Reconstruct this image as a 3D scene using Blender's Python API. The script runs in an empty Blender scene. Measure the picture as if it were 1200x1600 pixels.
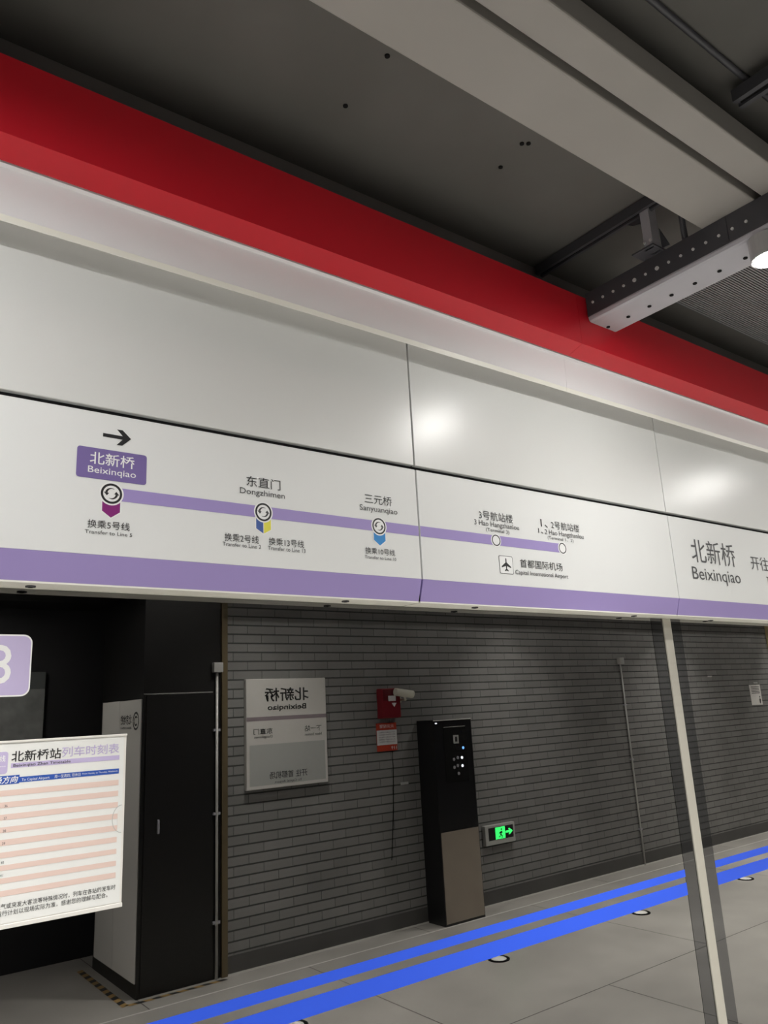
import bpy, bmesh, math, random
from mathutils import Vector, Matrix

random.seed(4)
S = bpy.context.scene
COL = S.collection

# ------------------------------------------------------------------ camera
# world: x runs along the platform, y points at the screen doors, z is up; metres
EYE = Vector((0.0, 0.0, 1.70))
yaw, pitch, roll = 0.654205, 0.250105, -0.0524603
fwd = Vector((math.sin(yaw) * math.cos(pitch), math.cos(yaw) * math.cos(pitch), math.sin(pitch)))
rt = Vector((math.cos(yaw), -math.sin(yaw), 0.0))
up = rt.cross(fwd)
rt, up = math.cos(roll) * rt + math.sin(roll) * up, -math.sin(roll) * rt + math.cos(roll) * up
cd = bpy.data.cameras.new('camera')
cam = bpy.data.objects.new('camera', cd)
COL.objects.link(cam)
m3 = Matrix((rt, up, -fwd)).transposed()
cam.matrix_world = Matrix.Translation(EYE) @ m3.to_4x4()
cd.sensor_fit = 'VERTICAL'
cd.sensor_height = 36.0
cd.lens = 36.0 * 1207.845 / 1600.0
cd.clip_start = 0.05
cd.clip_end = 100
S.camera = cam

# ------------------------------------------------------------------ world, exposure
W = bpy.data.worlds.new('world')
S.world = W
W.use_nodes = True
W.node_tree.nodes['Background'].inputs[0].default_value = (0.9, 0.95, 1.0, 1)
W.node_tree.nodes['Background'].inputs[1].default_value = 0.05
S.view_settings.view_transform = 'Standard'
S.view_settings.look = 'None'
S.view_settings.gamma = 1.0
S.view_settings.use_curve_mapping = False
S.view_settings.exposure = 0.25
S.cycles.max_bounces = 10
S.cycles.diffuse_bounces = 6
S.cycles.sample_clamp_indirect = 6.0

LAMP_POWER = 690.0     # radiance of a downlight's disc
BEAM_WATTS = 27.0      # its focused beam
BEAM_SPREAD = 84.0
LAMP_X = (-5.5, -2.75, 0.0, 2.72, 5.45, 8.2, 10.95)
LAMP_Y = 1.13
FILL_LAMP_Y = -0.15        # added second row near the brick wall, brightens wall, floor and signs


# ------------------------------------------------------------------ materials
def srgb(r, g, b):
    f = lambda c: (c / 255 / 12.92) if c <= 10 else ((c / 255 + 0.055) / 1.055) ** 2.4
    return (f(r), f(g), f(b), 1.0)


def mat(name, col, rough=0.5, metal=0.0, spec=0.5, coat=0.0, coat_rough=0.1, emit=None, power=0.0, vary=0.0, scale=4.0, bump=0.0):
    m = bpy.data.materials.new(name)
    m.use_nodes = True
    nt = m.node_tree
    p = nt.nodes['Principled BSDF']
    p.inputs['Base Color'].default_value = col
    p.inputs['Roughness'].default_value = rough
    p.inputs['Metallic'].default_value = metal
    p.inputs['Specular IOR Level'].default_value = spec
    p.inputs['Coat Weight'].default_value = coat
    p.inputs['Coat Roughness'].default_value = coat_rough
    if emit is not None:
        p.inputs['Emission Color'].default_value = emit
        p.inputs['Emission Strength'].default_value = power
    if vary > 0 or bump > 0:
        tc = nt.nodes.new('ShaderNodeTexCoord')
        nz = nt.nodes.new('ShaderNodeTexNoise')
        nz.inputs['Scale'].default_value = scale
        nz.inputs['Detail'].default_value = 6
        nt.links.new(tc.outputs['Object'], nz.inputs['Vector'])
        if vary > 0:
            mx = nt.nodes.new('ShaderNodeMix')
            mx.data_type = 'RGBA'
            mx.inputs[6].default_value = tuple(c * (1 - vary) for c in col[:3]) + (1,)
            mx.inputs[7].default_value = tuple(min(1, c * (1 + vary)) for c in col[:3]) + (1,)
            nt.links.new(nz.outputs['Fac'], mx.inputs[0])
            nt.links.new(mx.outputs[2], p.inputs['Base Color'])
        if bump > 0:
            b = nt.nodes.new('ShaderNodeBump')
            b.inputs['Strength'].default_value = bump
            b.inputs['Distance'].default_value = 0.004
            nt.links.new(nz.outputs['Fac'], b.inputs['Height'])
            nt.links.new(b.outputs['Normal'], p.inputs['Normal'])
    return m


def brick_mat(name, c1, c2, mortar, width, height, gap, offset=0.5, rough=0.6, axes='XZ', shift=(0, 0), bump=0.6, spec=0.4, wear=0.0, bed=0.0):
    m = bpy.data.materials.new(name)
    m.use_nodes = True
    nt = m.node_tree
    N, L = nt.nodes, nt.links
    p = N['Principled BSDF']
    tc = N.new('ShaderNodeTexCoord')
    sp = N.new('ShaderNodeSeparateXYZ')
    cb = N.new('ShaderNodeCombineXYZ')
    L.new(tc.outputs['Object'], sp.inputs[0])
    for k, (a, s) in enumerate(zip(axes, shift)):
        ad = N.new('ShaderNodeMath')
        ad.operation = 'ADD'
        ad.inputs[1].default_value = s
        L.new(sp.outputs[a], ad.inputs[0])
        L.new(ad.outputs[0], cb.inputs[k])
    br = N.new('ShaderNodeTexBrick')
    br.offset = offset
    br.inputs['Color1'].default_value = c1
    br.inputs['Color2'].default_value = c2
    br.inputs['Mortar'].default_value = mortar
    br.inputs['Scale'].default_value = 1.0
    br.inputs['Mortar Size'].default_value = gap
    br.inputs['Mortar Smooth'].default_value = 0.1
    br.inputs['Brick Width'].default_value = width
    br.inputs['Row Height'].default_value = height
    L.new(cb.outputs[0], br.inputs['Vector'])
    src = br.outputs['Color']
    if wear > 0:
        nz = N.new('ShaderNodeTexNoise')
        nz.inputs['Scale'].default_value = 2.2
        nz.inputs['Detail'].default_value = 8
        L.new(tc.outputs['Object'], nz.inputs['Vector'])
        mr = N.new('ShaderNodeMapRange')
        mr.inputs[3].default_value = 1 - wear
        mr.inputs[4].default_value = 1 + wear
        L.new(nz.outputs['Fac'], mr.inputs[0])
        mm = N.new('ShaderNodeMix')
        mm.data_type = 'RGBA'
        mm.blend_type = 'MULTIPLY'
        mm.inputs[0].default_value = 1
        L.new(src, mm.inputs[6])
        L.new(mr.outputs[0], mm.inputs[7])
        src = mm.outputs[2]
    if bed > 0:   # wider bed joints than upright joints
        dv = N.new('ShaderNodeMath')
        dv.operation = 'PINGPONG'
        dv.inputs[1].default_value = height / 2
        L.new(sp.outputs[axes[1]], dv.inputs[0])
        lt = N.new('ShaderNodeMath')
        lt.operation = 'LESS_THAN'
        lt.inputs[1].default_value = bed
        L.new(dv.outputs[0], lt.inputs[0])
        mb = N.new('ShaderNodeMix')
        mb.data_type = 'RGBA'
        L.new(lt.outputs[0], mb.inputs[0])
        L.new(src, mb.inputs[6])
        mb.inputs[7].default_value = mortar
        src = mb.outputs[2]
    L.new(src, p.inputs['Base Color'])
    b = N.new('ShaderNodeBump')
    b.inputs['Strength'].default_value = bump
    b.inputs['Distance'].default_value = 0.004
    b.invert = True
    L.new(br.outputs['Fac'], b.inputs['Height'])
    L.new(b.outputs['Normal'], p.inputs['Normal'])
    p.inputs['Roughness'].default_value = rough
    p.inputs['Specular IOR Level'].default_value = spec
    return m


def glass_mat(name, tint, gain, base):
    """Tinted laminated screen-door glass: clear to look through, mirror reflection growing with the viewing angle."""
    m = bpy.data.materials.new(name)
    m.use_nodes = True
    nt = m.node_tree
    N, L = nt.nodes, nt.links
    N.remove(N['Principled BSDF'])
    out = N['Material Output']
    tr = N.new('ShaderNodeBsdfTransparent')
    tr.inputs[0].default_value = tint
    gl = N.new('ShaderNodeBsdfGlossy')
    gl.inputs['Roughness'].default_value = 0.0
    gl.inputs[0].default_value = (1.0, 0.985, 0.955, 1)
    fr = N.new('ShaderNodeFresnel')
    fr.inputs[0].default_value = 1.5
    mu = N.new('ShaderNodeMath')
    mu.operation = 'MULTIPLY_ADD'
    mu.inputs[1].default_value = gain
    mu.inputs[2].default_value = base
    mu.use_clamp = True
    ge = N.new('ShaderNodeNewGeometry')
    iv = N.new('ShaderNodeMath')
    iv.operation = 'SUBTRACT'
    iv.inputs[0].default_value = 1.0
    m2 = N.new('ShaderNodeMath')
    m2.operation = 'MULTIPLY'
    mx = N.new('ShaderNodeMixShader')
    L.new(fr.outputs[0], mu.inputs[0])
    L.new(ge.outputs['Backfacing'], iv.inputs[1])
    L.new(mu.outputs[0], m2.inputs[0])
    L.new(iv.outputs[0], m2.inputs[1])
    L.new(m2.outputs[0], mx.inputs[0])
    L.new(tr.outputs[0], mx.inputs[1])
    L.new(gl.outputs[0], mx.inputs[2])
    L.new(mx.outputs[0], out.inputs[0])
    return m


M = dict(
    sign_white=mat('sign_white', (0.78, 0.79, 0.785, 1), 0.42, spec=0.35),
    panel_white=mat('panel_white', (0.70, 0.705, 0.69, 1), 0.5, spec=0.3, coat=0.7, coat_rough=0.29),
    cornice=mat('cornice_white', (0.80, 0.795, 0.81, 1), 0.45, spec=0.4),
    lip=mat('lip_cream', (0.84, 0.83, 0.76, 1), 0.4),
    red=mat('red_enamel', (0.55, 0.010, 0.022, 1), 0.38, spec=0.4),
    purple=mat('purple_band', srgb(160, 144, 200), 0.45, spec=0.35),
    purple_dark=mat('purple_plate', srgb(120, 104, 160), 0.45, spec=0.35),
    black=mat('black_print', (0.012, 0.012, 0.013, 1), 0.5),
    grey_print=mat('grey_print', (0.05, 0.05, 0.053, 1), 0.5),
    white_print=mat('white_print', (0.85, 0.85, 0.85, 1), 0.5),
    magenta=mat('magenta_print', srgb(128, 26, 112), 0.5),
    blue2=mat('line_blue_print', srgb(62, 92, 160), 0.5),
    yellow=mat('yellow_print', srgb(226, 220, 78), 0.5),
    sky=mat('sky_blue_print', srgb(40, 134, 204), 0.5),
    stripe=mat('stripe_blue', (0.028, 0.104, 0.80, 1), 0.5, spec=0.3),
    frit=mat('frit_black', (0.010, 0.010, 0.010, 1), 0.02, spec=0.9),
    alu=mat('aluminium', (0.50, 0.48, 0.42, 1), 0.42, metal=0.25, vary=0.05, scale=9),
    gap=mat('gap_black', (0.008, 0.008, 0.008, 1), 0.8, spec=0.1),
    glass=glass_mat('screen_glass', (0.35, 0.36, 0.35, 1), 2.65, 0.065),
    brick=brick_mat('grey_brick', (0.215, 0.213, 0.205, 1), (0.26, 0.257, 0.248, 1), (0.065, 0.065, 0.063, 1), 0.24, 0.068, 0.0022, 0.5, 0.55, 'XZ', (0, 0), 0.6, 0.3, 0.25, 0.0055),
    floor=brick_mat('granite_floor', (0.35, 0.336, 0.312, 1), (0.39, 0.371, 0.342, 1), (0.06, 0.055, 0.05, 1), 2.24, 1.685, 0.004, 0.5, 0.40, 'XY', (0.27, 0.725), 0.1, 0.4, 0.3),
    concrete=mat('ceiling_concrete', (0.105, 0.102, 0.095, 1), 0.8, vary=0.35, scale=1.6, bump=0.3),
    dark=mat('dark_wall', (0.03, 0.03, 0.032, 1), 0.8, spec=0.2, vary=0.3, scale=2),
    header=mat('upper_concrete', (0.22, 0.21, 0.20, 1), 0.8, vary=0.3, scale=2),
    skirting=mat('skirting_grey', (0.09, 0.088, 0.085, 1), 0.5, vary=0.2, scale=5),
    tunnel=mat('tunnel_wall', (0.02, 0.02, 0.02, 1), 0.9, spec=0.1, vary=0.4, scale=1),
    duct=mat('duct_grey', (0.31, 0.295, 0.275, 1), 0.62, vary=0.12, scale=2.3, bump=0.15),
    steel=mat('painted_steel', (0.42, 0.415, 0.45, 1), 0.48, metal=0.15, vary=0.1, scale=6),
    steel_dark=mat('dark_steel', (0.075, 0.075, 0.085, 1), 0.5, metal=0.3, vary=0.15, scale=6),
    rib=mat('rib_steel', (0.26, 0.26, 0.27, 1), 0.5, metal=0.2),
    bolt=mat('zinc_bolt', (0.75, 0.75, 0.75, 1), 0.3, metal=0.3),
    lamp=mat('lamp_glow', (1, 1, 1, 1), 0.5, emit=(1.0, 0.985, 0.945, 1), power=LAMP_POWER),
    lamp_weak=mat('lamp_glow_weak', (1, 1, 1, 1), 0.5, emit=(1.0, 0.985, 0.96, 1), power=LAMP_POWER * 0.85),
    recess_fill=mat('recess_fill_glow', (1, 1, 1, 1), 0.5, emit=(1.0, 0.97, 0.92, 1), power=LAMP_POWER * 0.8),
    housing=mat('lamp_housing', (0.45, 0.45, 0.45, 1), 0.4, metal=0.2),
    door_black=mat('black_door', (0.010, 0.0095, 0.009, 1), 0.4),
    box_white=mat('light_grey_panel', (0.88, 0.86, 0.82, 1), 0.45),
    bronze=mat('bronze_trim', (0.16, 0.125, 0.07, 1), 0.45, metal=0.3),
    conduit=mat('conduit_grey', (0.55, 0.55, 0.53, 1), 0.35, metal=0.3),
    steel_reflection=mat('steel_floor_reflection', (0.36, 0.31, 0.255, 1), 0.42, metal=0.35, vary=0.1, scale=12),
    kiosk_black=mat('black_console', (0.010, 0.010, 0.011, 1), 0.3),
    led_blue=mat('led_blue', (0.1, 0.3, 1, 1), 0.4, emit=(0.15, 0.4, 1, 1), power=6),
    led_white=mat('led_white', (1, 1, 1, 1), 0.4, emit=(0.85, 0.9, 1, 1), power=5),
    led_green=mat('exit_green', (0.05, 0.9, 0.2, 1), 0.4, emit=(0.04, 1.0, 0.16, 1), power=4.2),
    alarm=mat('alarm_red', (0.22, 0.010, 0.018, 1), 0.4),
    alarm_dark=mat('alarm_dark_red', (0.11, 0.005, 0.010, 1), 0.4),
    notice_red=mat('notice_red', (0.50, 0.05, 0.02, 1), 0.5),
    cam_white=mat('camera_cream', (0.68, 0.66, 0.56, 1), 0.4),
    paper=mat('paper', (0.78, 0.785, 0.765, 1), 0.6, spec=0.2),
    holder=mat('holder_white', (0.78, 0.76, 0.72, 1), 0.35),
    pink=mat('pink_row', (0.74, 0.57, 0.51, 1), 0.6, spec=0.2),
    lilac=mat('lilac_print', srgb(192, 180, 216), 0.5),
    tt_blue=mat('timetable_blue', srgb(40, 82, 170), 0.5),
    sign_grey=mat('sign_grey_white', (0.62, 0.605, 0.57, 1), 0.4),
    sign_tint=mat('sign_grey_field', (0.43, 0.44, 0.42, 1), 0.45),
    mauve=mat('mauve_band', (0.27, 0.22, 0.24, 1), 0.45),
    gold=mat('gold_frame', (0.75, 0.62, 0.36, 1), 0.35, metal=0.4),
    advert=mat('lit_advert', (0.9, 0.85, 0.6, 1), 0.5, emit=(1.0, 0.9, 0.6, 1), power=1.6),
    board=mat('map_board', (0.24, 0.25, 0.245, 1), 0.6, vary=0.5, scale=14),
    board_head=mat('map_board_head', (0.10, 0.11, 0.11, 1), 0.6),
    tape_black=mat('tape_black', (0.02, 0.02, 0.02, 1), 0.6),
    tape_yellow=mat('tape_tan', (0.34, 0.22, 0.08, 1), 0.6),
    floor_line=mat('pale_metal_strip', (0.75, 0.74, 0.70, 1), 0.4, metal=0.2),
    glint_dome=mat('painted_glint', (0.78, 0.78, 0.74, 1), 0.25),  # white tone paints the glint on the floor lights
    lens=mat('glass_lens', (0.7, 0.7, 0.68, 1), 0.12, metal=0.7),
)

# ------------------------------------------------------------------ builders
BASE = {}


def root(name, label, cat, base, group=None):
    o = bpy.data.objects.new(name, None)
    COL.objects.link(o)
    o.empty_display_size = 0.1
    o.location = base
    BASE[o.name] = Vector(base)
    o['label'] = label
    o['category'] = cat
    if group:
        o['group'] = group
    return o


def put(name, bm, m, parent=None, base=None, bevel=0.0, smooth=False):
    """Link a bmesh given in world coordinates as ONE mesh object, under its parent when there is one."""
    b = BASE[parent.name] if parent is not None else Vector(base or (0, 0, 0))
    if bevel > 0:
        bmesh.ops.bevel(bm, geom=[e for e in bm.edges if e.is_manifold and e.calc_face_angle(0) > 0.5], offset=bevel, segments=2, affect='EDGES', profile=0.5)
    bmesh.ops.translate(bm, verts=bm.verts, vec=-b)
    me = bpy.data.meshes.new(name)
    bm.to_mesh(me)
    bm.free()
    me.materials.append(m)
    if smooth:
        for p in me.polygons:
            p.use_smooth = True
    o = bpy.data.objects.new(name, me)
    COL.objects.link(o)
    if parent is not None:
        o.parent = parent
    else:
        o.location = b
    BASE[o.name] = b
    return o


def tag(o, label, cat, group=None):
    o['label'] = label
    o['category'] = cat
    if group:
        o['group'] = group
    return o


def struct(o):
    o['kind'] = 'structure'
    return o


def box(x0, x1, y0, y1, z0, z1, bm=None):
    bm = bm or bmesh.new()
    v = [bm.verts.new((x, y, z)) for x in (x0, x1) for y in (y0, y1) for z in (z0, z1)]
    for f in ((0, 1, 3, 2), (4, 6, 7, 5), (0, 4, 5, 1), (2, 3, 7, 6), (0, 2, 6, 4), (1, 5, 7, 3)):
        bm.faces.new([v[i] for i in f])
    bmesh.ops.recalc_face_normals(bm, faces=bm.faces)
    return bm


def prism_x(x0, x1, prof, bm=None):
    """Extrude a (y, z) outline along x."""
    bm = bm or bmesh.new()
    a = [bm.verts.new((x0, y, z)) for y, z in prof]
    b = [bm.verts.new((x1, y, z)) for y, z in prof]
    n = len(prof)
    bm.faces.new(a)
    bm.faces.new(b[::-1])
    for i in range(n):
        bm.faces.new((a[i], b[i], b[(i + 1) % n], a[(i + 1) % n]))
    bmesh.ops.recalc_face_normals(bm, faces=bm.faces)
    return bm


def prism_y(y0, y1, prof, bm=None):
    """Extrude an (x, z) outline along y."""
    bm = bm or bmesh.new()
    a = [bm.verts.new((x, y0, z)) for x, z in prof]
    b = [bm.verts.new((x, y1, z)) for x, z in prof]
    n = len(prof)
    bm.faces.new(a)
    bm.faces.new(b[::-1])
    for i in range(n):
        bm.faces.new((a[i], b[i], b[(i + 1) % n], a[(i + 1) % n]))
    bmesh.ops.recalc_face_normals(bm, faces=bm.faces)
    return bm


def tube(p, q, r, seg=16, r2=None, bm=None):
    bm = bm or bmesh.new()
    p, q = Vector(p), Vector(q)
    d = q - p
    mtx = Matrix.Translation((p + q) / 2) @ d.to_track_quat('Z', 'Y').to_matrix().to_4x4()
    bmesh.ops.create_cone(bm, cap_ends=True, segments=seg, radius1=r, radius2=r if r2 is None else r2, depth=d.length, matrix=mtx)
    return bm


def sweep(pts, r, seg=8):
    bm = bmesh.new()
    pts = [Vector(p) for p in pts]
    rings = []
    for i, p in enumerate(pts):
        d = (pts[min(i + 1, len(pts) - 1)] - pts[max(i - 1, 0)]).normalized()
        q = d.to_track_quat('Z', 'Y')
        rings.append([bm.verts.new(p + q @ Vector((r * math.cos(6.28319 * k / seg), r * math.sin(6.28319 * k / seg), 0))) for k in range(seg)])
    for a, b in zip(rings, rings[1:]):
        for k in range(seg):
            bm.faces.new((a[k], a[(k + 1) % seg], b[(k + 1) % seg], b[k]))
    bm.faces.new(rings[0][::-1])
    bm.faces.new(rings[-1])
    bmesh.ops.recalc_face_normals(bm, faces=bm.faces)
    return bm


def rrect(x0, x1, z0, z1, r, n=6):
    pts = []
    for cx, cz, a0 in ((x1 - r, z1 - r, 0), (x0 + r, z1 - r, 90), (x0 + r, z0 + r, 180), (x1 - r, z0 + r, 270)):
        for k in range(n + 1):
            a = math.radians(a0 + 90 * k / n)
            pts.append((cx + r * math.cos(a), cz + r * math.sin(a)))
    return pts


def ellipse(cx, cz, rx, rz, n=40):
    return [(cx + rx * math.cos(2 * math.pi * k / n), cz + rz * math.sin(2 * math.pi * k / n)) for k in range(n)]


def ring(cx, cz, rx, rz, w, y0, y1, n=44):
    bm = bmesh.new()
    o, i = ellipse(cx, cz, rx, rz, n), ellipse(cx, cz, rx - w, rz - w, n)
    V = [[bm.verts.new((x, y, z)) for x, z in pr] for y in (y0, y1) for pr in (o, i)]
    for k in range(n):
        j = (k + 1) % n
        bm.faces.new((V[0][k], V[0][j], V[1][j], V[1][k]))
        bm.faces.new((V[2][k], V[3][k], V[3][j], V[2][j]))
        bm.faces.new((V[0][k], V[2][k], V[2][j], V[0][j]))
        bm.faces.new((V[1][k], V[1][j], V[3][j], V[3][k]))
    bmesh.ops.recalc_face_normals(bm, faces=bm.faces)
    return bm


def text(name, body, m, parent, x0, x1, z0, z1, y, face=-1, bold=0.0, shear=0.0):
    """Flat lettering fitted to a box on a plane of constant y. face=-1 reads for a viewer looking along +y, face=1 along -y."""
    c = bpy.data.curves.new('lettering', 'FONT')
    c.body = body
    c.resolution_u = 3
    c.offset = bold
    c.shear = shear
    t = bpy.data.objects.new('lettering', c)
    COL.objects.link(t)
    dg = bpy.context.evaluated_depsgraph_get()
    dg.update()
    me = bpy.data.meshes.new_from_object(t.evaluated_get(dg))
    bpy.data.objects.remove(t)
    bpy.data.curves.remove(c)
    xs = [v.co.x for v in me.vertices]
    ys = [v.co.y for v in me.vertices]
    ax, bx, ay, by = min(xs), max(xs), min(ys), max(ys)
    b = BASE[parent.name]
    for v in me.vertices:
        u = (v.co.x - ax) / (bx - ax)
        w = (v.co.y - ay) / (by - ay)
        x = x0 + u * (x1 - x0) if face < 0 else x1 - u * (x1 - x0)
        v.co = Vector((x, y, z0 + w * (z1 - z0))) - b
    me.name = name
    me.materials.clear()
    me.materials.append(m)
    o = bpy.data.objects.new(name, me)
    COL.objects.link(o)
    o.parent = parent
    BASE[o.name] = b
    return o


# ------------------------------------------------------------------ the setting
YG = 2.22          # glass
YW = -0.96         # brick wall behind the camera
XL, XR = -8.0, 14.0
ZC = 3.68          # ceiling
struct(put('floor', box(XL, XR, -3.2, 2.40, -0.2, 0.0), M['floor']))
struct(put('ceiling', box(XL, XR, -3.2, 5.4, ZC, ZC + 0.2), M['concrete']))
struct(put('wall_back', box(2.585, XR, YW - 0.2, YW, 0.0, ZC), M['brick']))
struct(put('wall_recess', box(XL, 2.585, -2.40, -2.191, 0.0, ZC), M['dark']))  # dark colour stands for the lack of light in the recess
struct(put('wall_above_recess', box(XL, 2.545, -2.19, YW - 0.02, 2.62, ZC), M['door_black']))
struct(put('wall_left', box(XL - 0.2, XL, -3.2, 5.4, 0.0, ZC), M['dark']))
struct(put('wall_right', box(XR, XR + 0.2, -3.2, 5.4, 0.0, ZC), M['dark']))
struct(put('wall_header', box(XL, XR, 2.126, 2.5, 2.072, ZC), M['dark']))
struct(put('wall_upper', box(XL, XR, 2.115, 2.126, 3.24, ZC), M['header']))
struct(put('wall_track', box(XL, XR, 5.0, 5.2, -1.4, ZC), M['tunnel']))
struct(put('floor_track', box(XL, XR, 2.40, 5.2, -1.6, -1.4), M['tunnel']))
struct(put('trim_1', box(2.545, 2.590, YW - 0.1, YW + 0.012, 0.0, ZC), M['bronze']))
struct(put('trim_2', box(XL, XR, YW + 0.235 - 0.007, YW + 0.235 + 0.007, 0.0, 0.002), M['floor_line']))
struct(put('trim_3', box(2.59, XR, YW, YW + 0.012, 0.0, 0.012), M['floor_line']))
struct(put('baseboard_back', box(2.59, XR, YW, YW + 0.008, 0.012, 0.12), M['skirting']))
# unseen bulkhead added to shade the top of the brick wall
struct(put('added_shade_trim', box(2.585, XR, YW, -0.75, 2.626, 3.05), M['steel_dark']))
# low threshold and posts line of the screen doors
struct(put('trim_5', box(XL, XR, 2.17, 2.30, 0.0, 0.07), M['alu']))

# ------------------------------------------------------------------ ceiling services
def duct(name, y0, y1, z0, z1, label):
    bm = box(XL, XR, y0, y1, z0, z1)
    return tag(put(name, bm, M['duct'], None, (2.6, (y0 + y1) / 2, z0), bevel=0.006), label, 'duct')


duct('cable_duct', 1.120, 1.335, 3.460, 3.60, 'wide flat grey duct running along the ceiling, the one nearer the red beam')
duct('cable_duct', 0.985, 1.095, 3.460, 3.555, 'narrow flat grey duct beside the dark slot, farther from the red beam')
tag(put('service_pipe', tube((XL, 0.93, 3.669), (XR, 0.93, 3.669), 0.010), M['steel_dark'], None, (2.0, 0.925, 3.655), smooth=True),
    'thin dark pipe along the ceiling in the top right corner', 'pipe')
tag(put('ceiling_rib', box(XL, XR, 0.30, 0.66, 3.60, ZC), M['concrete'], None, (2.0, 0.5, 3.6)), 'shallow concrete rib at the extreme top right corner', 'rib')


def strut(name, x, y0, y1, z, w, label):
    t = root(name, label, 'steel channel', (x, (y0 + y1) / 2, z))
    prof = [(x - w, z + 0.045), (x - w, z), (x - w * 0.35, z), (x - w * 0.35, z + 0.012), (x + w * 0.35, z + 0.012), (x + w * 0.35, z), (x + w, z), (x + w, z + 0.045)]
    put('channel', prism_y(y0, y1, prof), M['steel_dark'], t)
    put('slot_strip', box(x - w * 0.35, x + w * 0.35, y0 + 0.01, y1 - 0.01, z + 0.009, z + 0.013), M['gap'], t)
    return t


strut('strut_channel', 2.60, 1.336, 2.10, 3.630, 0.024, 'dark steel channel on the concrete ceiling leading to the beam bracket')
strut('strut_channel', 2.33, 0.72, 0.975, 3.600, 0.030, 'dark slotted channel crossing above the ducts near the top right corner')
strut('strut_channel', 2.72, 0.80, 0.975, 3.600, 0.030, 'short dark channel above the ducts at the right edge of the picture')

# ribbed acoustic panel under the slab right of the beam
t = root('ribbed_panel', 'ribbed grey metal ceiling panel right of the steel beam', 'ceiling panel', (4.6, 1.6, 3.63))
bm = bmesh.new()
y = 1.36
while y < 1.90:
    box(3.30, 5.25, y, y + 0.007, 3.638, 3.648, bm)
    y += 0.013
put('ribs', bm, M['rib'], t)
put('backing_sheet', box(3.28, 5.27, 1.35, 1.915, 3.648, 3.662), M['steel_dark'], t)


def beam(x0, label, full):
    x1, z0, z1, yf = x0 + 0.202, 3.324, 3.455, 1.906
    t = root('steel_beam', label, 'beam', (x0 + 0.1, yf, z0))
    y0 = -0.74
    r = 0.016
    prof = [(x0, z1), (x0 + 0.0, z0 + r), (x0 + r * 0.3, z0 + r * 0.3), (x0 + r, z0), (x1 - r, z0), (x1 - r * 0.3, z0 + r * 0.3), (x1, z0 + r), (x1, z1)]
    put('channel', prism_y(y0, yf, prof), M['steel'], t)
    put('side_web', box(x0 - 0.003, x0, y0, yf, z0 + 0.022, z1 + 0.004), M['steel_dark'], t)
    if full:
        for k in range(14):
            yb, big = 1.870 - 0.0545 * k, k in (4, 6)
            put('bolt', tube((x0 - 0.008, yb, 3.402 - 0.0008 * k), (x0 - 0.002, yb, 3.402 - 0.0008 * k), 0.0085 if big else 0.0058, 10), M['bolt'], t)
        for k in range(9):
            ys = 1.890 - 0.108 * k
            put('screw', tube((x0 + 0.115, ys, z0 - 0.004), (x0 + 0.115, ys, z0 + 0.002), 0.0085, 10), M['gap'], t)
        put('splice_plate', box(x0 - 0.006, x0 - 0.002, 1.235, 1.262, z0 + 0.028, z1), M['steel_dark'], t)
    return t


def downlight(x, label, LAMP_Y=LAMP_Y, weak=False):
    t = root('downlight', label, 'lamp', (x, LAMP_Y, 3.32), 'downlights under the beams')
    put('housing', tube((x, LAMP_Y, 3.262), (x, LAMP_Y, 3.324), 0.064, 28), M['housing'], t)
    put('rim', ring_z(x, LAMP_Y, 3.237, 3.262, 0.064, 0.056), M['housing'], t)
    bm = bmesh.new()
    bmesh.ops.create_uvsphere(bm, u_segments=28, v_segments=14, radius=0.053, matrix=Matrix.Translation((x, LAMP_Y, 3.2615)) @ Matrix.Diagonal((1, 1, 0.66, 1)))
    bmesh.ops.bisect_plane(bm, geom=bm.verts[:] + bm.edges[:] + bm.faces[:], plane_co=(0, 0, 3.2615), plane_no=(0, 0, 1), clear_outer=True)
    put('lens', bm, M['lamp_weak' if weak else 'lamp'], t, smooth=True)
    ld = bpy.data.lights.new('beam_light', 'AREA')
    ld.shape = 'DISK'
    ld.size = 0.11
    ld.spread = math.radians(BEAM_SPREAD)
    ld.energy = BEAM_WATTS * (0.8 if weak else 1.0)
    ld.color = (1.0, 0.98, 0.94)
    lo = bpy.data.objects.new('beam_light', ld)
    COL.objects.link(lo)
    lo.parent = t
    lo.location = (0, 0, 3.2230 - 3.32)
    return t


def ring_z(cx, cy, z0, z1, ro, ri, n=32):
    bm = bmesh.new()
    V = [[bm.verts.new((cx + r * math.cos(2 * math.pi * k / n), cy + r * math.sin(2 * math.pi * k / n), z)) for k in range(n)] for z in (z0, z1) for r in (ro, ri)]
    for k in range(n):
        j = (k + 1) % n
        for a, b in ((0, 1), (2, 3), (0, 2), (1, 3)):
            bm.faces.new((V[a][k], V[a][j], V[b][j], V[b][k]))
    bmesh.ops.recalc_face_normals(bm, faces=bm.faces)
    return bm


ORD = ['farthest left', 'second from the left', 'third from the left and weaker', None, 'just right of the picture', 'second right of the picture', 'farthest right']
for i, x in enumerate(LAMP_X):
    seen = i == 3
    bx = 2.665 if seen else x - 0.1
    beam(bx, 'dark grey bolted steel beam meeting the red fascia, bright lamp under it' if seen else 'grey steel beam crossing the platform ceiling, %s' % ORD[i], seen)
    downlight(x if not seen else 2.722, 'glaring round downlight under the bolted beam at the right edge' if seen else 'round downlight under the grey beam, %s' % ORD[i], weak=(i == 2))
    downlight(x if not seen else 2.722, 'added fill downlight nearer the brick wall, %s' % ('behind the camera on the bolted beam' if seen else ORD[i]), FILL_LAMP_Y, weak=(i == 2))

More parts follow.
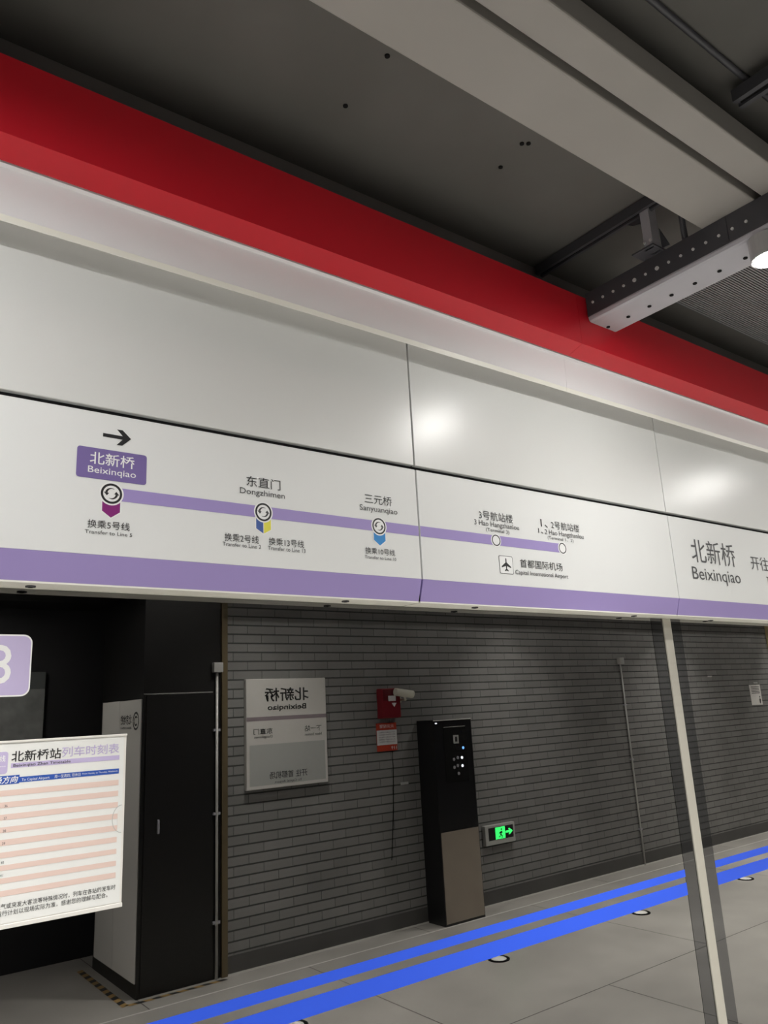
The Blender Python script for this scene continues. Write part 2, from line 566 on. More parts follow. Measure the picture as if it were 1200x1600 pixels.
t = root('downlight', 'added fill downlight in the recess behind the viewer', 'lamp', (0.95, -1.55, 2.62))  # added lamp, brightens the cabinet's pale side panel
put('housing', tube((0.95, -1.55, 2.585), (0.95, -1.55, 2.6195), 0.064, 24), M['housing'], t)
put('lens', tube((0.95, -1.55, 2.580), (0.95, -1.55, 2.585), 0.055, 24), M['recess_fill'], t)

# hanger that carries the beam
t = root('beam_hanger', 'dark steel bracket hanging from the ceiling onto the bolted beam', 'bracket', (2.64, 1.527, 3.46))
put('upright', prism_y(1.507, 1.547, [(2.598, 3.459), (2.606, 3.459), (2.606, 3.463), (2.644, 3.463), (2.644, 3.459), (2.652, 3.459), (2.652, ZC), (2.598, ZC)]), M['steel'], t)
put('base_plate', box(2.585, 2.72, 1.50, 1.60, 3.459, 3.466), M['steel_dark'], t)
put('gusset', prism_x(2.620, 2.628, [(1.547, ZC), (1.547, 3.60), (1.60, 3.615), (1.66, 3.66), (1.66, ZC)]), M['steel_dark'], t)
put('gusset', prism_x(2.655, 2.662, [(1.505, 3.466), (1.505, 3.56), (1.47, 3.466)]), M['steel_dark'], t)
for dy in (-0.012, 0.014):
    put('bolt', tube((2.592, 1.527 + dy, 3.49), (2.599, 1.527 + dy, 3.49), 0.006, 8), M['bolt'], t)
zz = [3.459 + 0.0022 * k for k in range(int((ZC - 3.459) / 0.0022) + 1)]
bm = bmesh.new()
prev = None
for k, z in enumerate(zz):
    r = 0.0125 if k % 2 else 0.0105
    cur = [bm.verts.new((2.69 + r * math.cos(math.pi * j / 6), 1.42 + r * math.sin(math.pi * j / 6), z)) for j in range(12)]
    if prev:
        for j in range(12):
            bm.faces.new((prev[j], prev[(j + 1) % 12], cur[(j + 1) % 12], cur[j]))
    prev = cur
bmesh.ops.recalc_face_normals(bm, faces=bm.faces)
tag(put('flexible_conduit', bm, M['steel_dark'], None, (2.69, 1.42, 3.46)), 'dark ribbed flexible conduit rising from the bolted beam beside its bracket', 'conduit')

# black discs painted for the shade inside anchor holes in the slab
for hx, hy, w in ((1.279, 1.528, 'beside the wide duct, below the top picture edge'), (1.285, 1.771, 'midway between the duct and the red fascia'), (1.925, 1.566, 'near the duct edge, upper of a close pair'),
                  (1.945, 1.552, 'near the duct edge, lower of a close pair'), (1.95, 1.70, 'between the close pair and the red fascia'), (0.985, 1.40, 'at the top picture edge')):
    tag(put('anchor_hole', tube((hx, hy, ZC - 0.004), (hx, hy, ZC + 0.004), 0.0085, 12), M['gap'], None, (hx, hy, ZC)), 'tiny black plug in the concrete ceiling, %s' % w, 'hole', 'anchor holes in the ceiling')

# ------------------------------------------------------------------ red fascia, white cornice
for a, b, w in ((XL, 2.5992, 'left of the seam, running to the left picture edge'), (2.600, XR, 'right of the seam, where the steel beam enters')):
    o = put('red_fascia', prism_x(a, b, [(1.908, 3.44), (1.908, 3.2007), (1.986, 3.1786), (1.992, 3.1786), (1.992, 3.425), (1.93, 3.44)]), M['red'], None, ((a + b) / 2, 1.95, 3.2), bevel=0.0004)
    tag(o, 'glossy red ceiling fascia panel %s' % w, 'fascia')
    t = root('white_cornice', 'white cornice strip under the red fascia, %s' % w, 'cornice', ((a + b) / 2, 2.0, 3.1))
    put('face', prism_x(a, b, [(1.9985, 3.1775), (2.013, 3.1745), (2.0165, 3.035), (2.0218, 3.035), (2.0185, 3.181), (1.9985, 3.184)]), M['cornice'], t)
    put('bounce_plate', box(a, b, 2.0225, 2.1040, 3.098, 3.102), M['cornice'], t)  # unseen pale plate added to bounce light onto the panel tops
    put('lower_lip', prism_x(a, b, [(2.0165, 3.0348), (2.0202, 3.0165), (2.0218, 3.0165), (2.0218, 3.0348)]), M['lip'], t)

# ------------------------------------------------------------------ header panels above the screen doors
SEAMS = [(-1.432, 0.166), (0.172, 1.7635), (1.772, 3.363), (3.369, 4.965)]
WHERE = ['beyond the left picture edge', 'at the left, over the purple station plate', 'in the middle, between the two upright seams', 'at the right, with the long bright lamp reflection']
for (a, b), w in zip(SEAMS, WHERE):
    o = put('header_panel', prism_x(a, b, [(2.1045, 2.5765), (2.1045, 3.16), (2.1255, 3.16), (2.1255, 2.5745), (2.1065, 2.5745)]), M['panel_white'], None, ((a + b) / 2, 2.11, 2.6))
    tag(o, 'glossy blank white upper header panel %s' % w, 'panel')

F = 2.0994         # plane of the print


def sign_panel(a, b, label, cat='sign'):
    t = root('sign_panel', label, cat, ((a + b) / 2, 2.11, 2.07))
    put('face_sheet', prism_x(a, b, [(2.1, 2.554), (2.102, 2.556), (2.1255, 2.556), (2.1255, 2.146), (2.1, 2.146)]), M['sign_white'], t)
    put('purple_band', prism_x(a, b, [(2.1, 2.1455), (2.1255, 2.1455), (2.1255, 2.069), (2.124, 2.069)]), M['purple'], t)
    put('bottom_lip', prism_x(a, b, [(2.1243, 2.0688), (2.1243, 2.064), (2.232, 2.064), (2.232, 2.0688)]), M['lip'], t)
    return t


def lock(t, x, y):
    o = put('lock', tube((x, y, 2.060), (x, y, 2.065), 0.013, 20), M['steel_dark'], t)
    put('keyhole', tube((x, y, 2.059), (x, y, 2.0602), 0.006, 12), M['gap'], o)


def stop(t, cx, rx, rz, w, cz=2.3214):
    put('stop_ground', prism_y(F - 0.0006, F, ellipse(cx, cz, rx + 0.0045, rz + 0.0045)), M['white_print'], t)
    return put('stop_ring', ring(cx, cz, rx, rz, w, F - 0.0010, F - 0.0005), M['black'], t)


def swap_arrows(t, cx, cz, r, m):
    """Two curved arrows chasing each other inside the stop ring."""
    for s in (1, -1):
        bm = bmesh.new()
        n = 14
        vo, vi = [], []
        for k in range(n + 1):
            a = math.radians(62 + 108 * k / n)
            w = 0.03 + 0.20 * k / n
            for lst, rr in ((vo, 0.50 + w / 2), (vi, 0.50 - w / 2)):
                lst.append(bm.verts.new((cx + s * r * rr * math.cos(a), F - 0.0011, cz + s * r * rr * math.sin(a))))
        for k in range(n):
            bm.faces.new((vo[k], vo[k + 1], vi[k + 1], vi[k]))
        hx, hz = cx - s * r * 0.49, cz + s * r * 0.10
        bm.faces.new([bm.verts.new((hx + s * r * dx, F - 0.0011, hz + s * r * dz)) for dx, dz in ((-0.25, 0.02), (0.25, -0.06), (0.05, -0.33))])
        put('transfer_arrow', bm, m, t)


def badge(t, x0, x1, zt, zs, zb, m, m2=None):
    c = (x0 + x1) / 2
    pad = 0.003
    put('badge_edge', prism_y(F - 0.0003, F, [(x0 - pad, zt), (x0 - pad, zs - pad * 0.6), (c, zb - pad * 1.3), (x1 + pad, zs - pad * 0.6), (x1 + pad, zt)]), M['white_print'], t)
    if m2 is None:
        put('line_badge', prism_y(F - 0.0005, F - 0.0002, [(x0, zt), (x0, zs), (c, zb), (x1, zs), (x1, zt)]), m, t)
    else:
        put('line_badge', prism_y(F - 0.0005, F - 0.0002, [(x0, zt), (x0, zs), (c - 0.0012, zb), (c - 0.0012, zt)]), m, t)
        put('line_badge', prism_y(F - 0.0005, F - 0.0002, [(c + 0.0012, zt), (c + 0.0012, zb), (x1, zs), (x1, zt)]), m2, t)


def label_text(t, name, s, x0, x1, z0, z1, m='black', bold=0.0):
    return text(name, s, M[m], t, x0, x1, z0, z1, F - 0.0011, -1, bold)


# blank neighbour on the left
sign_panel(-1.432, 0.166, 'blank white header sign panel beyond the left picture edge')
# first map panel
A = sign_panel(0.172, 1.7635, 'white line map panel with black arrow and purple station plate, left end of the map')
put('route_line', box(0.657, 1.7635, F - 0.0003, F, 2.3027, 2.3400), M['purple'], A)
put('direction_arrow', prism_y(F - 0.0004, F, [(0.6274, 2.4857), (0.6274, 2.4960), (0.6830, 2.4955), (0.6662, 2.5134), (0.6822, 2.5134), (0.7069, 2.4908), (0.6822, 2.4668), (0.6664, 2.4668), (0.6830, 2.4852)]), M['black'], A)
put('station_plate', prism_y(F - 0.0005, F, rrect(0.5593, 0.7544, 2.3590, 2.4480, 0.008)), M['purple_dark'], A)
label_text(A, 'station_name', '北新桥', 0.5941, 0.7188, 2.4006, 2.4372, 'white_print', 0.008)
label_text(A, 'station_name_latin', 'Beixinqiao', 0.5901, 0.7239, 2.3698, 2.3941, 'white_print', 0.004)
badge(A, 0.6328, 0.6822, 2.3214, 2.2700, 2.2525, M['magenta'])
stop(A, 0.6571, 0.0295, 0.0293, 0.0062)
swap_arrows(A, 0.6571, 2.3214, 0.0295, M['black'])
label_text(A, 'transfer_note', '换乘5号线', 0.5957, 0.7109, 2.2190, 2.2421)
label_text(A, 'transfer_note_latin', 'Transfer to Line 5', 0.5896, 0.7183, 2.2027, 2.2130)
label_text(A, 'station_name', '东直门', 1.0728, 1.1945, 2.4000, 2.4341)
label_text(A, 'station_name_latin', 'Dongzhimen', 1.0505, 1.2095, 2.3680, 2.3928, 'grey_print')
badge(A, 1.1059, 1.1576, 2.3214, 2.2668, 2.2524, M['blue2'], M['yellow'])
stop(A, 1.1316, 0.0286, 0.0294, 0.0058)
swap_arrows(A, 1.1316, 2.3214, 0.0288, M['grey_print'])
label_text(A, 'transfer_note', '换乘2号线', 0.9988, 1.1141, 2.2172, 2.2423)
label_text(A, 'transfer_note_latin', 'Transfer to Line 2', 0.9921, 1.1213, 2.2020, 2.2141, 'grey_print')
label_text(A, 'transfer_note', '换乘13号线', 1.1491, 1.2773, 2.2172, 2.2420)
label_text(A, 'transfer_note_latin', 'Transfer to Line 13', 1.1457, 1.2821, 2.2018, 2.2145, 'grey_print')
label_text(A, 'station_name', '三元桥', 1.5270, 1.6464, 2.3996, 2.4341)
label_text(A, 'station_name_latin', 'Sanyuanqiao', 1.5049, 1.6692, 2.3660, 2.3921, 'grey_print')
badge(A, 1.5598, 1.6100, 2.3214, 2.2710, 2.2525, M['sky'])
stop(A, 1.5841, 0.0284, 0.0290, 0.0052)
swap_arrows(A, 1.5841, 2.3214, 0.0285, M['grey_print'])
label_text(A, 'transfer_note', '换乘10号线', 1.5209, 1.6485, 2.2195, 2.2423)
label_text(A, 'transfer_note_latin', 'Transfer to Line 10', 1.5173, 1.6525, 2.2028, 2.2137, 'grey_print')
lock(A, 0.478, 2.172)
lock(A, 1.474, 2.163)
# second map panel
B = sign_panel(1.772, 3.363, 'white line map panel ending at the airport terminals, middle of the three sign panels')
put('route_line', box(1.772, 2.5307, F - 0.0003, F, 2.3027, 2.3415), M['purple'], B)
stop(B, 2.1570, 0.0230, 0.0226, 0.0042, 2.3222)
stop(B, 2.5502, 0.0232, 0.0231, 0.0042, 2.3228)
label_text(B, 'station_name', '3号航站楼', 2.0741, 2.2626, 2.4002, 2.4369, 'grey_print')
label_text(B, 'station_name_latin', '3 Hao Hangzhanlou', 2.0467, 2.2938, 2.3696, 2.3965, 'grey_print')
label_text(B, 'terminal_note', '(Terminal 3)', 2.1064, 2.2351, 2.3506, 2.3690, 'grey_print')
label_text(B, 'station_name', '1、', 2.4288, 2.4700, 2.4034, 2.4376, 'grey_print')
label_text(B, 'station_name', '2号航站楼', 2.4920, 2.6749, 2.4024, 2.4376, 'grey_print')
label_text(B, 'station_name_latin', '1、', 2.4093, 2.4380, 2.3750, 2.3960, 'grey_print')
label_text(B, 'station_name_latin', '2 Hao Hangzhanlou', 2.4490, 2.6980, 2.3690, 2.3960, 'grey_print')
label_text(B, 'terminal_note', '(Terminal 1、2)', 2.4625, 2.6261, 2.3505, 2.3690, 'grey_print')
o = put('airport_icon_frame', prism_y(F - 0.0004, F, rrect(2.1634, 2.2395, 2.1908, 2.2632, 0.006)), M['grey_print'], B)
put('airport_icon_ground', prism_y(F - 0.0007, F - 0.0003, rrect(2.1656, 2.2373, 2.1929, 2.2611, 0.005)), M['white_print'], B)
px, pz = 2.2012, 2.2278
half = [(0.0, 0.0268), (0.0022, 0.0245), (0.0030, 0.0205), (0.0030, 0.0090), (0.0262, -0.0075), (0.0262, -0.0125), (0.0030, -0.0055), (0.0026, -0.0165), (0.0100, -0.0225), (0.0100, -0.0262), (0.0, -0.0235)]
put('aeroplane', prism_y(F - 0.0010, F - 0.0006, [(px + x, pz + z) for x, z in half] + [(px - x, pz + z) for x, z in half[-2:0:-1]]), M['black'], B)
label_text(B, 'airport_name', '首都国际机场', 2.2815, 2.5355, 2.2226, 2.2570)
label_text(B, 'airport_name_latin', 'Capital International Airport', 2.2492, 2.5653, 2.1880, 2.2110, 'grey_print')
lock(B, 2.072, 2.160)
lock(B, 3.100, 2.178)
# third panel, destination
D = sign_panel(3.369, 4.965, 'white sign panel with large grey station name, right end of the header')
label_text(D, 'station_name', '北新桥', 3.5294, 3.9394, 2.3338, 2.4566, 'grey_print')
label_text(D, 'station_name_latin', 'Beixinqiao', 3.5110, 3.9598, 2.2283, 2.3109, 'grey_print')
label_text(D, 'destination', '开往', 4.0961, 4.2860, 2.3332, 2.4106, 'grey_print')
label_text(D, 'destination', '首都机场', 4.315, 4.70, 2.3332, 2.4106, 'grey_print')
for wd, xa, xb, zb in (('To', 4.2344, 4.292, 2.2653), ('Capital', 4.315, 4.49, 2.2560), ('Airport', 4.515, 4.70, 2.2560)):
    label_text(D, 'destination_latin', wd, xa, xb, zb, 2.3022, 'grey_print')
lock(D, 3.791, 2.205)

# ------------------------------------------------------------------ screen doors: glass, post
def glass_screen(a, b, sa, sb, label, borders):
    t = root('glass_screen', label, 'glass screen', ((a + b) / 2, YG, 0.0))
    put('pane', box(a, b, YG, YG + 0.012, 0.07, 2.0632), M['glass'], t)
    put('upper_stripe', box(sa, sb, YG - 0.0010, YG - 0.0002, 0.9107, 0.9405), M['stripe'], t)
    put('lower_stripe', box(sa, sb, YG - 0.0010, YG - 0.0002, 0.8364, 0.8869), M['stripe'], t)
    for x0, x1 in borders:
        put('black_border', box(x0, x1, YG - 0.0012, YG - 0.0003, 0.07, 2.0632), M['frit'], t)
    return t


glass_screen(-0.016, 3.379, 0.064, 3.311, 'large dark glass screen left of the aluminium post, crossed by two blue stripes', ((-0.016, 0.064), (3.288, 3.379)))
glass_screen(3.443, 6.74, 3.534, 6.66, 'dark glass screen right of the aluminium post, with short blue stripes in view', ((3.443, 3.533), (6.66, 6.74)))
glass_screen(-3.28, -0.080, -3.20, -0.16, 'dark glass screen with blue stripes, outside the left picture edge', ((-3.28, -3.2), (-0.16, -0.080)))
for a, b, w in ((3.379, 3.443, 'slim pale aluminium post between the two dark glass screens'), (-0.080, -0.016, 'slim pale aluminium post outside the left picture edge'), (6.74, 6.804, 'slim pale aluminium post outside the right picture edge')):
    tag(put('door_post', box(a, b, 2.213, 2.262, 0.07, 2.0632), M['alu'], None, ((a + b) / 2, 2.23, 0.07), bevel=0.002), w, 'post')

# door number sticker
t = root('door_number_sticker', 'purple white-edged door number sticker on the glass, cut by the left picture edge', 'sticker', (0.424, YG, 1.786))
K = 2.22 / 2.2
put('white_edge', prism_y(YG - 0.0012, YG - 0.0003, rrect(0.352, 0.502, 1.7816, 1.9410, 0.022)), M['white_print'], t)
put('purple_ground', prism_y(YG - 0.0016, YG - 0.0010, rrect(0.3555, 0.4985, 1.7855, 1.9370, 0.019)), M['lilac'], t)
text('number', '8', M['white_print'], t, 0.396, 0.4535, 1.8138, 1.9140, YG - 0.0019, -1, 0.004)

# timetable in its clip frame
t = root('timetable_holder', 'white framed train timetable with pink rows, stuck on the glass at the left', 'timetable', (0.46, YG, 1.24))
k = 2.215 / 2.2
zt = lambda z: 1.7 + (z - 1.7) * k
yb = YG - 0.010
put('frame', box(0.115, 0.759, yb, YG - 0.0004, zt(1.2380), zt(1.6725)), M['holder'], t, bevel=0.003)
put('sheet', box(0.127, 0.7515, yb - 0.0009, yb - 0.0001, zt(1.2500), zt(1.6660)), M['paper'], t)
y1 = yb - 0.0011
put('frame_lip', box(0.115, 0.759, yb - 0.004, yb, zt(1.2380), zt(1.2480)), M['holder'], t, bevel=0.0012)
put('frame_lip', box(0.115, 0.759, yb - 0.004, yb, zt(1.6668), zt(1.6725)), M['holder'], t, bevel=0.0012)


def tt(name, s, m, x0, x1, z0, z1, y=None, bold=0.0, shear=0.0):
    text(name, s, M[m], t, x0 * k, x1 * k, zt(z0), zt(z1), y or y1 - 0.0006, -1, bold, shear)


put('title_badge', prism_y(y1 - 0.0003, y1, rrect(0.402 * k, 0.4556 * k, zt(1.5932), zt(1.6463), 0.007)), M['lilac'], t)
tt('badge_text', '机场线', 'white_print', 0.407, 0.4497, 1.6225, 1.6380, bold=0.01)
tt('badge_text', 'Airport Express', 'white_print', 0.407, 0.4510, 1.6085, 1.6140)
tt('title', '北新桥站', 'black', 0.4632, 0.5828, 1.6200, 1.6469, bold=0.010)
tt('title', '列车时刻表', 'lilac', 0.5845, 0.7332, 1.6228, 1.6485, bold=0.008)
put('title_band', box(0.4633 * k, 0.7346 * k, y1 - 0.0003, y1, zt(1.6058), zt(1.6175)), M['lilac'], t)
tt('title_latin', 'Beixinqiao Zhan Timetable', 'grey_print', 0.4686, 0.6071, 1.6062, 1.6150, bold=0.012)
put('direction_band', box(0.128, 0.7346 * k, y1 - 0.0003, y1, zt(1.5700), zt(1.5830)), M['tt_blue'], t)
put('direction_band', box(0.128, 0.4850 * k, y1 - 0.0004, y1 - 0.0001, zt(1.5680), zt(1.5885)), M['tt_blue'], t)
tt('direction', '首都机场方向', 'white_print', 0.372, 0.4823, 1.5700, 1.5870, y1 - 0.0008, 0.012, 0.25)
tt('direction_latin', 'To Capital Airport', 'white_print', 0.4904, 0.5568, 1.5708, 1.5790)
tt('days', '周一至周四, 双休日', 'white_print', 0.5690, 0.6338, 1.5722, 1.5805)
tt('days_latin', 'From Monday to Thursday, Weekends', 'white_print', 0.6385, 0.7309, 1.5740, 1.5790)
for a, b in ((1.5404, 1.5540), (1.5128, 1.5263), (1.4843, 1.4977), (1.4553, 1.4683), (1.4255, 1.4394), (1.3973, 1.4104), (1.3688, 1.3809), (1.3396, 1.3519), (1.3106, 1.3235)):
    put('table_row', box(0.135, 0.7345 * k, y1 - 0.0003, y1, zt(a), zt(b)), M['pink'], t)
for s, z in (('36', 1.5172), ('37', 1.4886), ('38', 1.4593), ('39', 1.4308), ('40', 1.3877), ('41', 1.3585)):
    tt('minute_entry', s, 'grey_print', 0.4545, 0.4615, z - 0.003, z + 0.003)
tt('note', '如遇大风、雨雪等特殊天气或突发大客流等特殊情况时，列车在各站的发车时', 'black', 0.33, 0.7349, 1.2820, 1.2944)
tt('note', '间可能调整。列车具体运行计划以现场实际为准，感谢您的理解与配合。', 'black', 0.33, 0.7150, 1.2665, 1.2788)
notch = [(0.7505 + (0.024 + d) * math.cos(math.radians(a)), 1.7 + (1.4545 - 1.7) * k + (0.034 + d) * math.sin(math.radians(a))) for d, rng in ((0, range(90, 271, 10)), (0.0013, range(270, 89, -10))) for a in rng]
put('thumb_notch', prism_y(y1 - 0.0006, y1, notch), M['sign_tint'], t)
put('thumb_tab', prism_y(y1 - 0.0004, y1, rrect(0.740, 0.751, zt(1.430), zt(1.476), 0.004)), M['holder'], t)

# ------------------------------------------------------------------ the platform wall behind the viewer (seen mirrored in the glass)
def mir(D):
    return 2 * YG - D


# station name board
t = root('station_sign', 'pale station name board on the dark brick wall, mirrored in the glass', 'sign', (3.08, YW, 1.18))
yf = mir(5.36)
put('body', box(2.726, 3.428, YW + 0.0005, yf, 1.180, 1.974), M['sign_grey'], t, bevel=0.004)
put('mauve_band', box(2.728, 3.426, yf, yf + 0.0008, 1.666, 1.695), M['mauve'], t)
put('route_field', box(2.750, 3.405, yf, yf + 0.0006, 1.205, 1.494), M['sign_tint'], t)
yt = yf + 0.0014
text('station_name', '北新桥', M['black'], t, 2.8797, 3.2675, 1.803, 1.9058, yt, 1, 0.014)
text('station_name_latin', 'Beixinqiao', M['black'], t, 2.9037, 3.2430, 1.729, 1.7813, yt, 1, 0.02)
text('next_station', '东直门', M['grey_print'], t, 2.7836, 2.9431, 1.5686, 1.6115, yt, 1, 0.01)
text('next_station_latin', 'Dongzhimen', M['grey_print'], t, 2.790, 2.940, 1.535, 1.559, yt, 1, 0.008)
text('next_station_note', '下一站', M['grey_print'], t, 3.2250, 3.3787, 1.5682, 1.6132, yt, 1, 0.008)
text('next_station_note_latin', 'Next Station', M['grey_print'], t, 3.226, 3.378, 1.536, 1.556, yt, 1, 0.008)
text('destination', '开往 首都机场', M['grey_print'], t, 2.9142, 3.2383, 1.2441, 1.2960, yt, 1, 0.01)
text('destination_latin', 'To Capital Airport', M['grey_print'], t, 2.955, 3.190, 1.2080, 1.2300, yt, 1, 0.004)

# fire alarm box
t = root('fire_alarm_box', 'red fire alarm box with white triangle on the dark brick wall', 'alarm box', (4.06, YW, 1.63))
ya = mir(5.33)
put('body', box(3.958, 4.158, YW + 0.0005, ya, 1.630, 1.873), M['alarm'], t, bevel=0.006)
put('recess_cover', box(3.975, 4.112, ya, ya + 0.003, 1.772, 1.862), M['alarm_dark'], t)
put('white_plate', box(4.027, 4.104, ya + 0.003, ya + 0.006, 1.769, 1.811), M['white_print'], t)
put('triangle', prism_y(ya, ya + 0.002, [(4.062, 1.7526), (4.1127, 1.7526), (4.087, 1.7200)]), M['white_print'], t)
t = root('alarm_notice', 'red and white instruction plate below the fire alarm box', 'notice', (4.04, YW, 1.364))
yn = YW + 0.012
put('plate', box(3.937, 4.144, YW + 0.0005, yn, 1.366, 1.592), M['notice_red'], t, bevel=0.002)
put('white_field', box(3.935, 4.143, yn, yn + 0.001, 1.416, 1.534), M['white_print'], t)
text('heading', '火灾报警', M['white_print'], t, 3.965, 4.115, 1.552, 1.580, yn + 0.001, 1)
for q in range(5):
    text('instruction_line', '发生火灾时请按下报警按钮', M['grey_print'], t, 3.955, 4.125, 1.434 + 0.019 * q, 1.446 + 0.019 * q, yn + 0.0018, 1)
text('phone_number', '119', M['white_print'], t, 4.08, 4.135, 1.376, 1.402, yn + 0.001, 1)
# bullet camera
t = root('security_camera', 'small cream bullet camera above the right side of the red alarm box', 'camera', (4.19, YW, 1.79))
put('mount', tube((4.19, YW + 0.0005, 1.775), (4.19, YW + 0.012, 1.775), 0.028, 20), M['cam_white'], t)
put('arm', sweep([(4.19, YW + 0.01, 1.775), (4.19, YW + 0.10, 1.775), (4.175, YW + 0.113, 1.785), (4.165, YW + 0.115, 1.805)], 0.010), M['cam_white'], t, smooth=True)
bm = tube((4.078, YW + 0.112, 1.838), (4.240, YW + 0.122, 1.814), 0.030, 24)
cb = put('body', bm, M['cam_white'], t)
put('sun_shield', tube((4.074, YW + 0.112, 1.8415), (4.250, YW + 0.123, 1.8155), 0.0315, 24), M['cam_white'], t)
put('lens', tube((4.249, YW + 0.1229, 1.8150), (4.252, YW + 0.1231, 1.8145), 0.022, 20), M['gap'], t)
# sagging cable with a tag
cx = lambda z: 4.09 - 0.10 * max(0, (1.25 - z)) ** 1.5
tag(put('wall_cable', sweep([(cx(1.364 - 0.06 * q), YW + 0.008, 1.364 - 0.06 * q) for q in range(15)], 0.0032, 6), M['gap'], None, (4.09, YW, 0.9), smooth=True), 'thin black cable hanging down the brick wall below the alarm notice', 'cable')
tag(put('cable_tag', box(4.165, 4.245, YW + 0.0005, YW + 0.006, 1.085, 1.105), M['conduit'], None, (4.2, YW, 1.09)), 'tiny white tag on the brick wall beside the hanging cable', 'tag')

# help point column
t = root('help_point', 'tall dark steel help point column with lit buttons against the brick wall', 'help point', (4.59, -0.85, 0.0))
yk = mir(5.175)
put('column', box(4.372, 4.806, YW + 0.0005, yk, 0.0, 1.592), M['kiosk_black'], t, bevel=0.004)
put('front_reflection', box(4.382, 4.797, yk, yk + 0.003, 0.02, 0.700), M['steel_reflection'], t)  # brown plate paints the floor's reflection in the lower steel front
put('top_edge', box(4.374, 4.804, yk, yk + 0.003, 1.584, 1.592), M['floor_line'], t)
put('screen_trim', box(4.484, 4.728, yk, yk + 0.002, 1.526, 1.531), M['conduit'], t)
put('console', box(4.478, 4.735, yk, yk + 0.0015, 1.078, 1.524), M['gap'], t)
o = put('icon_plate', box(4.584, 4.645, yk + 0.0015, yk + 0.003, 1.389, 1.459), M['conduit'], t)
put('icon', box(4.603, 4.628, yk + 0.003, yk + 0.0036, 1.405, 1.445), M['black'], o)
for x, z, m in ((4.690, 1.350, 'led_blue'), (4.668, 1.270, 'led_white'), (4.668, 1.204, 'led_white')):
    put('button_light', tube((x, yk + 0.0015, z), (x, yk + 0.004, z), 0.0115, 16), M[m], t)
for x, z in ((4.62, 1.273), (4.614, 1.208), (4.575, 1.262), (4.575, 1.197), (4.62, 1.145)):
    put('button', tube((x, yk + 0.0015, z), (x, yk + 0.005, z), 0.013, 18), M['steel'], t)
put('status_light', box(4.392, 4.412, yk, yk + 0.002, 1.560, 1.570), M['led_white'], t)

# emergency exit sign
t = root('exit_sign', 'low lit green exit sign with arrow in a grey frame on the brick wall', 'exit sign', (5.235, YW, 0.489))
ye = mir(5.36)
put('frame', box(5.048, 5.420, YW + 0.0005, ye, 0.489, 0.654), M['conduit'], t, bevel=0.005)
put('dark_window', box(5.087, 5.397, ye, ye + 0.001, 0.528, 0.633), M['black'], t)
gx0, gx1, gz0, gz1 = 5.171, 5.292, 0.531, 0.630
o = put('lit_doorway', box(gx0, gx1, ye + 0.001, ye + 0.002, gz0, gz1), M['led_green'], t)
gm = (gx0 + gx1) / 2
# running figure and door, dark on green
fig = [(0.004, 0.062), (0.014, 0.066), (0.024, 0.050), (0.016, 0.044), (0.012, 0.050), (0.008, 0.036), (0.022, 0.024), (0.018, 0.004), (0.010, 0.004), (0.012, 0.020), (-0.002, 0.030), (-0.010, 0.012), (-0.028, 0.014), (-0.028, 0.021), (-0.014, 0.021), (-0.004, 0.044), (-0.010, 0.048), (-0.018, 0.040), (-0.023, 0.045), (-0.011, 0.058)]
put('running_figure', prism_y(ye + 0.002, ye + 0.0026, [(gm + 0.004 + x, gz0 + z) for x, z in fig]), M['black'], o)
put('figure_head', prism_y(ye + 0.002, ye + 0.0026, ellipse(gm + 0.016, gz0 + 0.078, 0.008, 0.008, 16)), M['black'], o)
put('exit_arrow', prism_y(ye + 0.001, ye + 0.002, [(5.297, 0.572), (5.297, 0.590), (5.345, 0.590), (5.335, 0.606), (5.353, 0.606), (5.388, 0.581), (5.353, 0.556), (5.335, 0.556), (5.345, 0.572)]), M['led_green'], t)


# conduits with junction boxes
def conduit(x, ybase, ztop, label, r=0.009, bw=0.036, bh=0.07):
    t = root('wall_conduit', label, 'conduit', (x, ybase, 0.0))
    put('pipe', tube((x, ybase + r + 0.004, 0.0), (x, ybase + r + 0.004, ztop), r, 14), M['conduit'], t, smooth=True)
    put('junction_box', box(x - bw, x + bw, ybase + 0.0005, ybase + 0.045, ztop - bh / 2, ztop + bh / 2), M['conduit'], t, bevel=0.003)
    for z in (0.35, 1.05, 1.62):
        put('clip', box(x - 0.026, x + 0.026, ybase + 0.0005, ybase + 0.02, z - 0.008, z + 0.008), M['steel'], t)
    return t


conduit(7.302, YW, 2.09, 'thin pale conduit with a small box on the brick wall, left of the aluminium post')

# cabinet with pale side face, left of the brick wall
yc = mir(5.405)
t = root('black_cabinet', 'tall black cabinet with a pale grey side panel, left of the brick wall', 'cabinet', (2.24, -1.4, 0.0))
put('body', box(1.962, 2.540, mir(6.30), yc, 0.0, 2.60), M['door_black'], t)
put('door_leaf', box(1.985, 2.475, yc, yc + 0.006, 0.02, 1.885), M['door_black'], t, bevel=0.002)
put('door_edge', box(1.965, 2.478, yc + 0.0005, yc + 0.005, 1.887, 1.892), M['conduit'], t)
put('handle', box(2.075, 2.090, yc + 0.006, yc + 0.022, 0.97, 1.06), M['steel'], t, bevel=0.003)
put('side_panel', box(1.953, 1.9615, mir(6.25), mir(5.862), 0.088, 1.860), M['box_white'], t, bevel=0.001)
sp = put('side_panel', box(1.953, 1.9615, mir(5.854), mir(5.42), 0.088, 1.857), M['box_white'], t, bevel=0.001)
# round railway mark and its name on the side panel
def side_text(name, s, m, y0, y1, z0, z1, x):
    o = text(name, s, m, t, 0.0, 1.0, z0, z1, 0.0, -1, 0.015)
    b = BASE[t.name]
    for v in o.data.vertices:
        u = v.co.x + b.x
        v.co = Vector((x - b.x, y1 + u * (y0 - y1) - b.y, v.co.z))
    return o


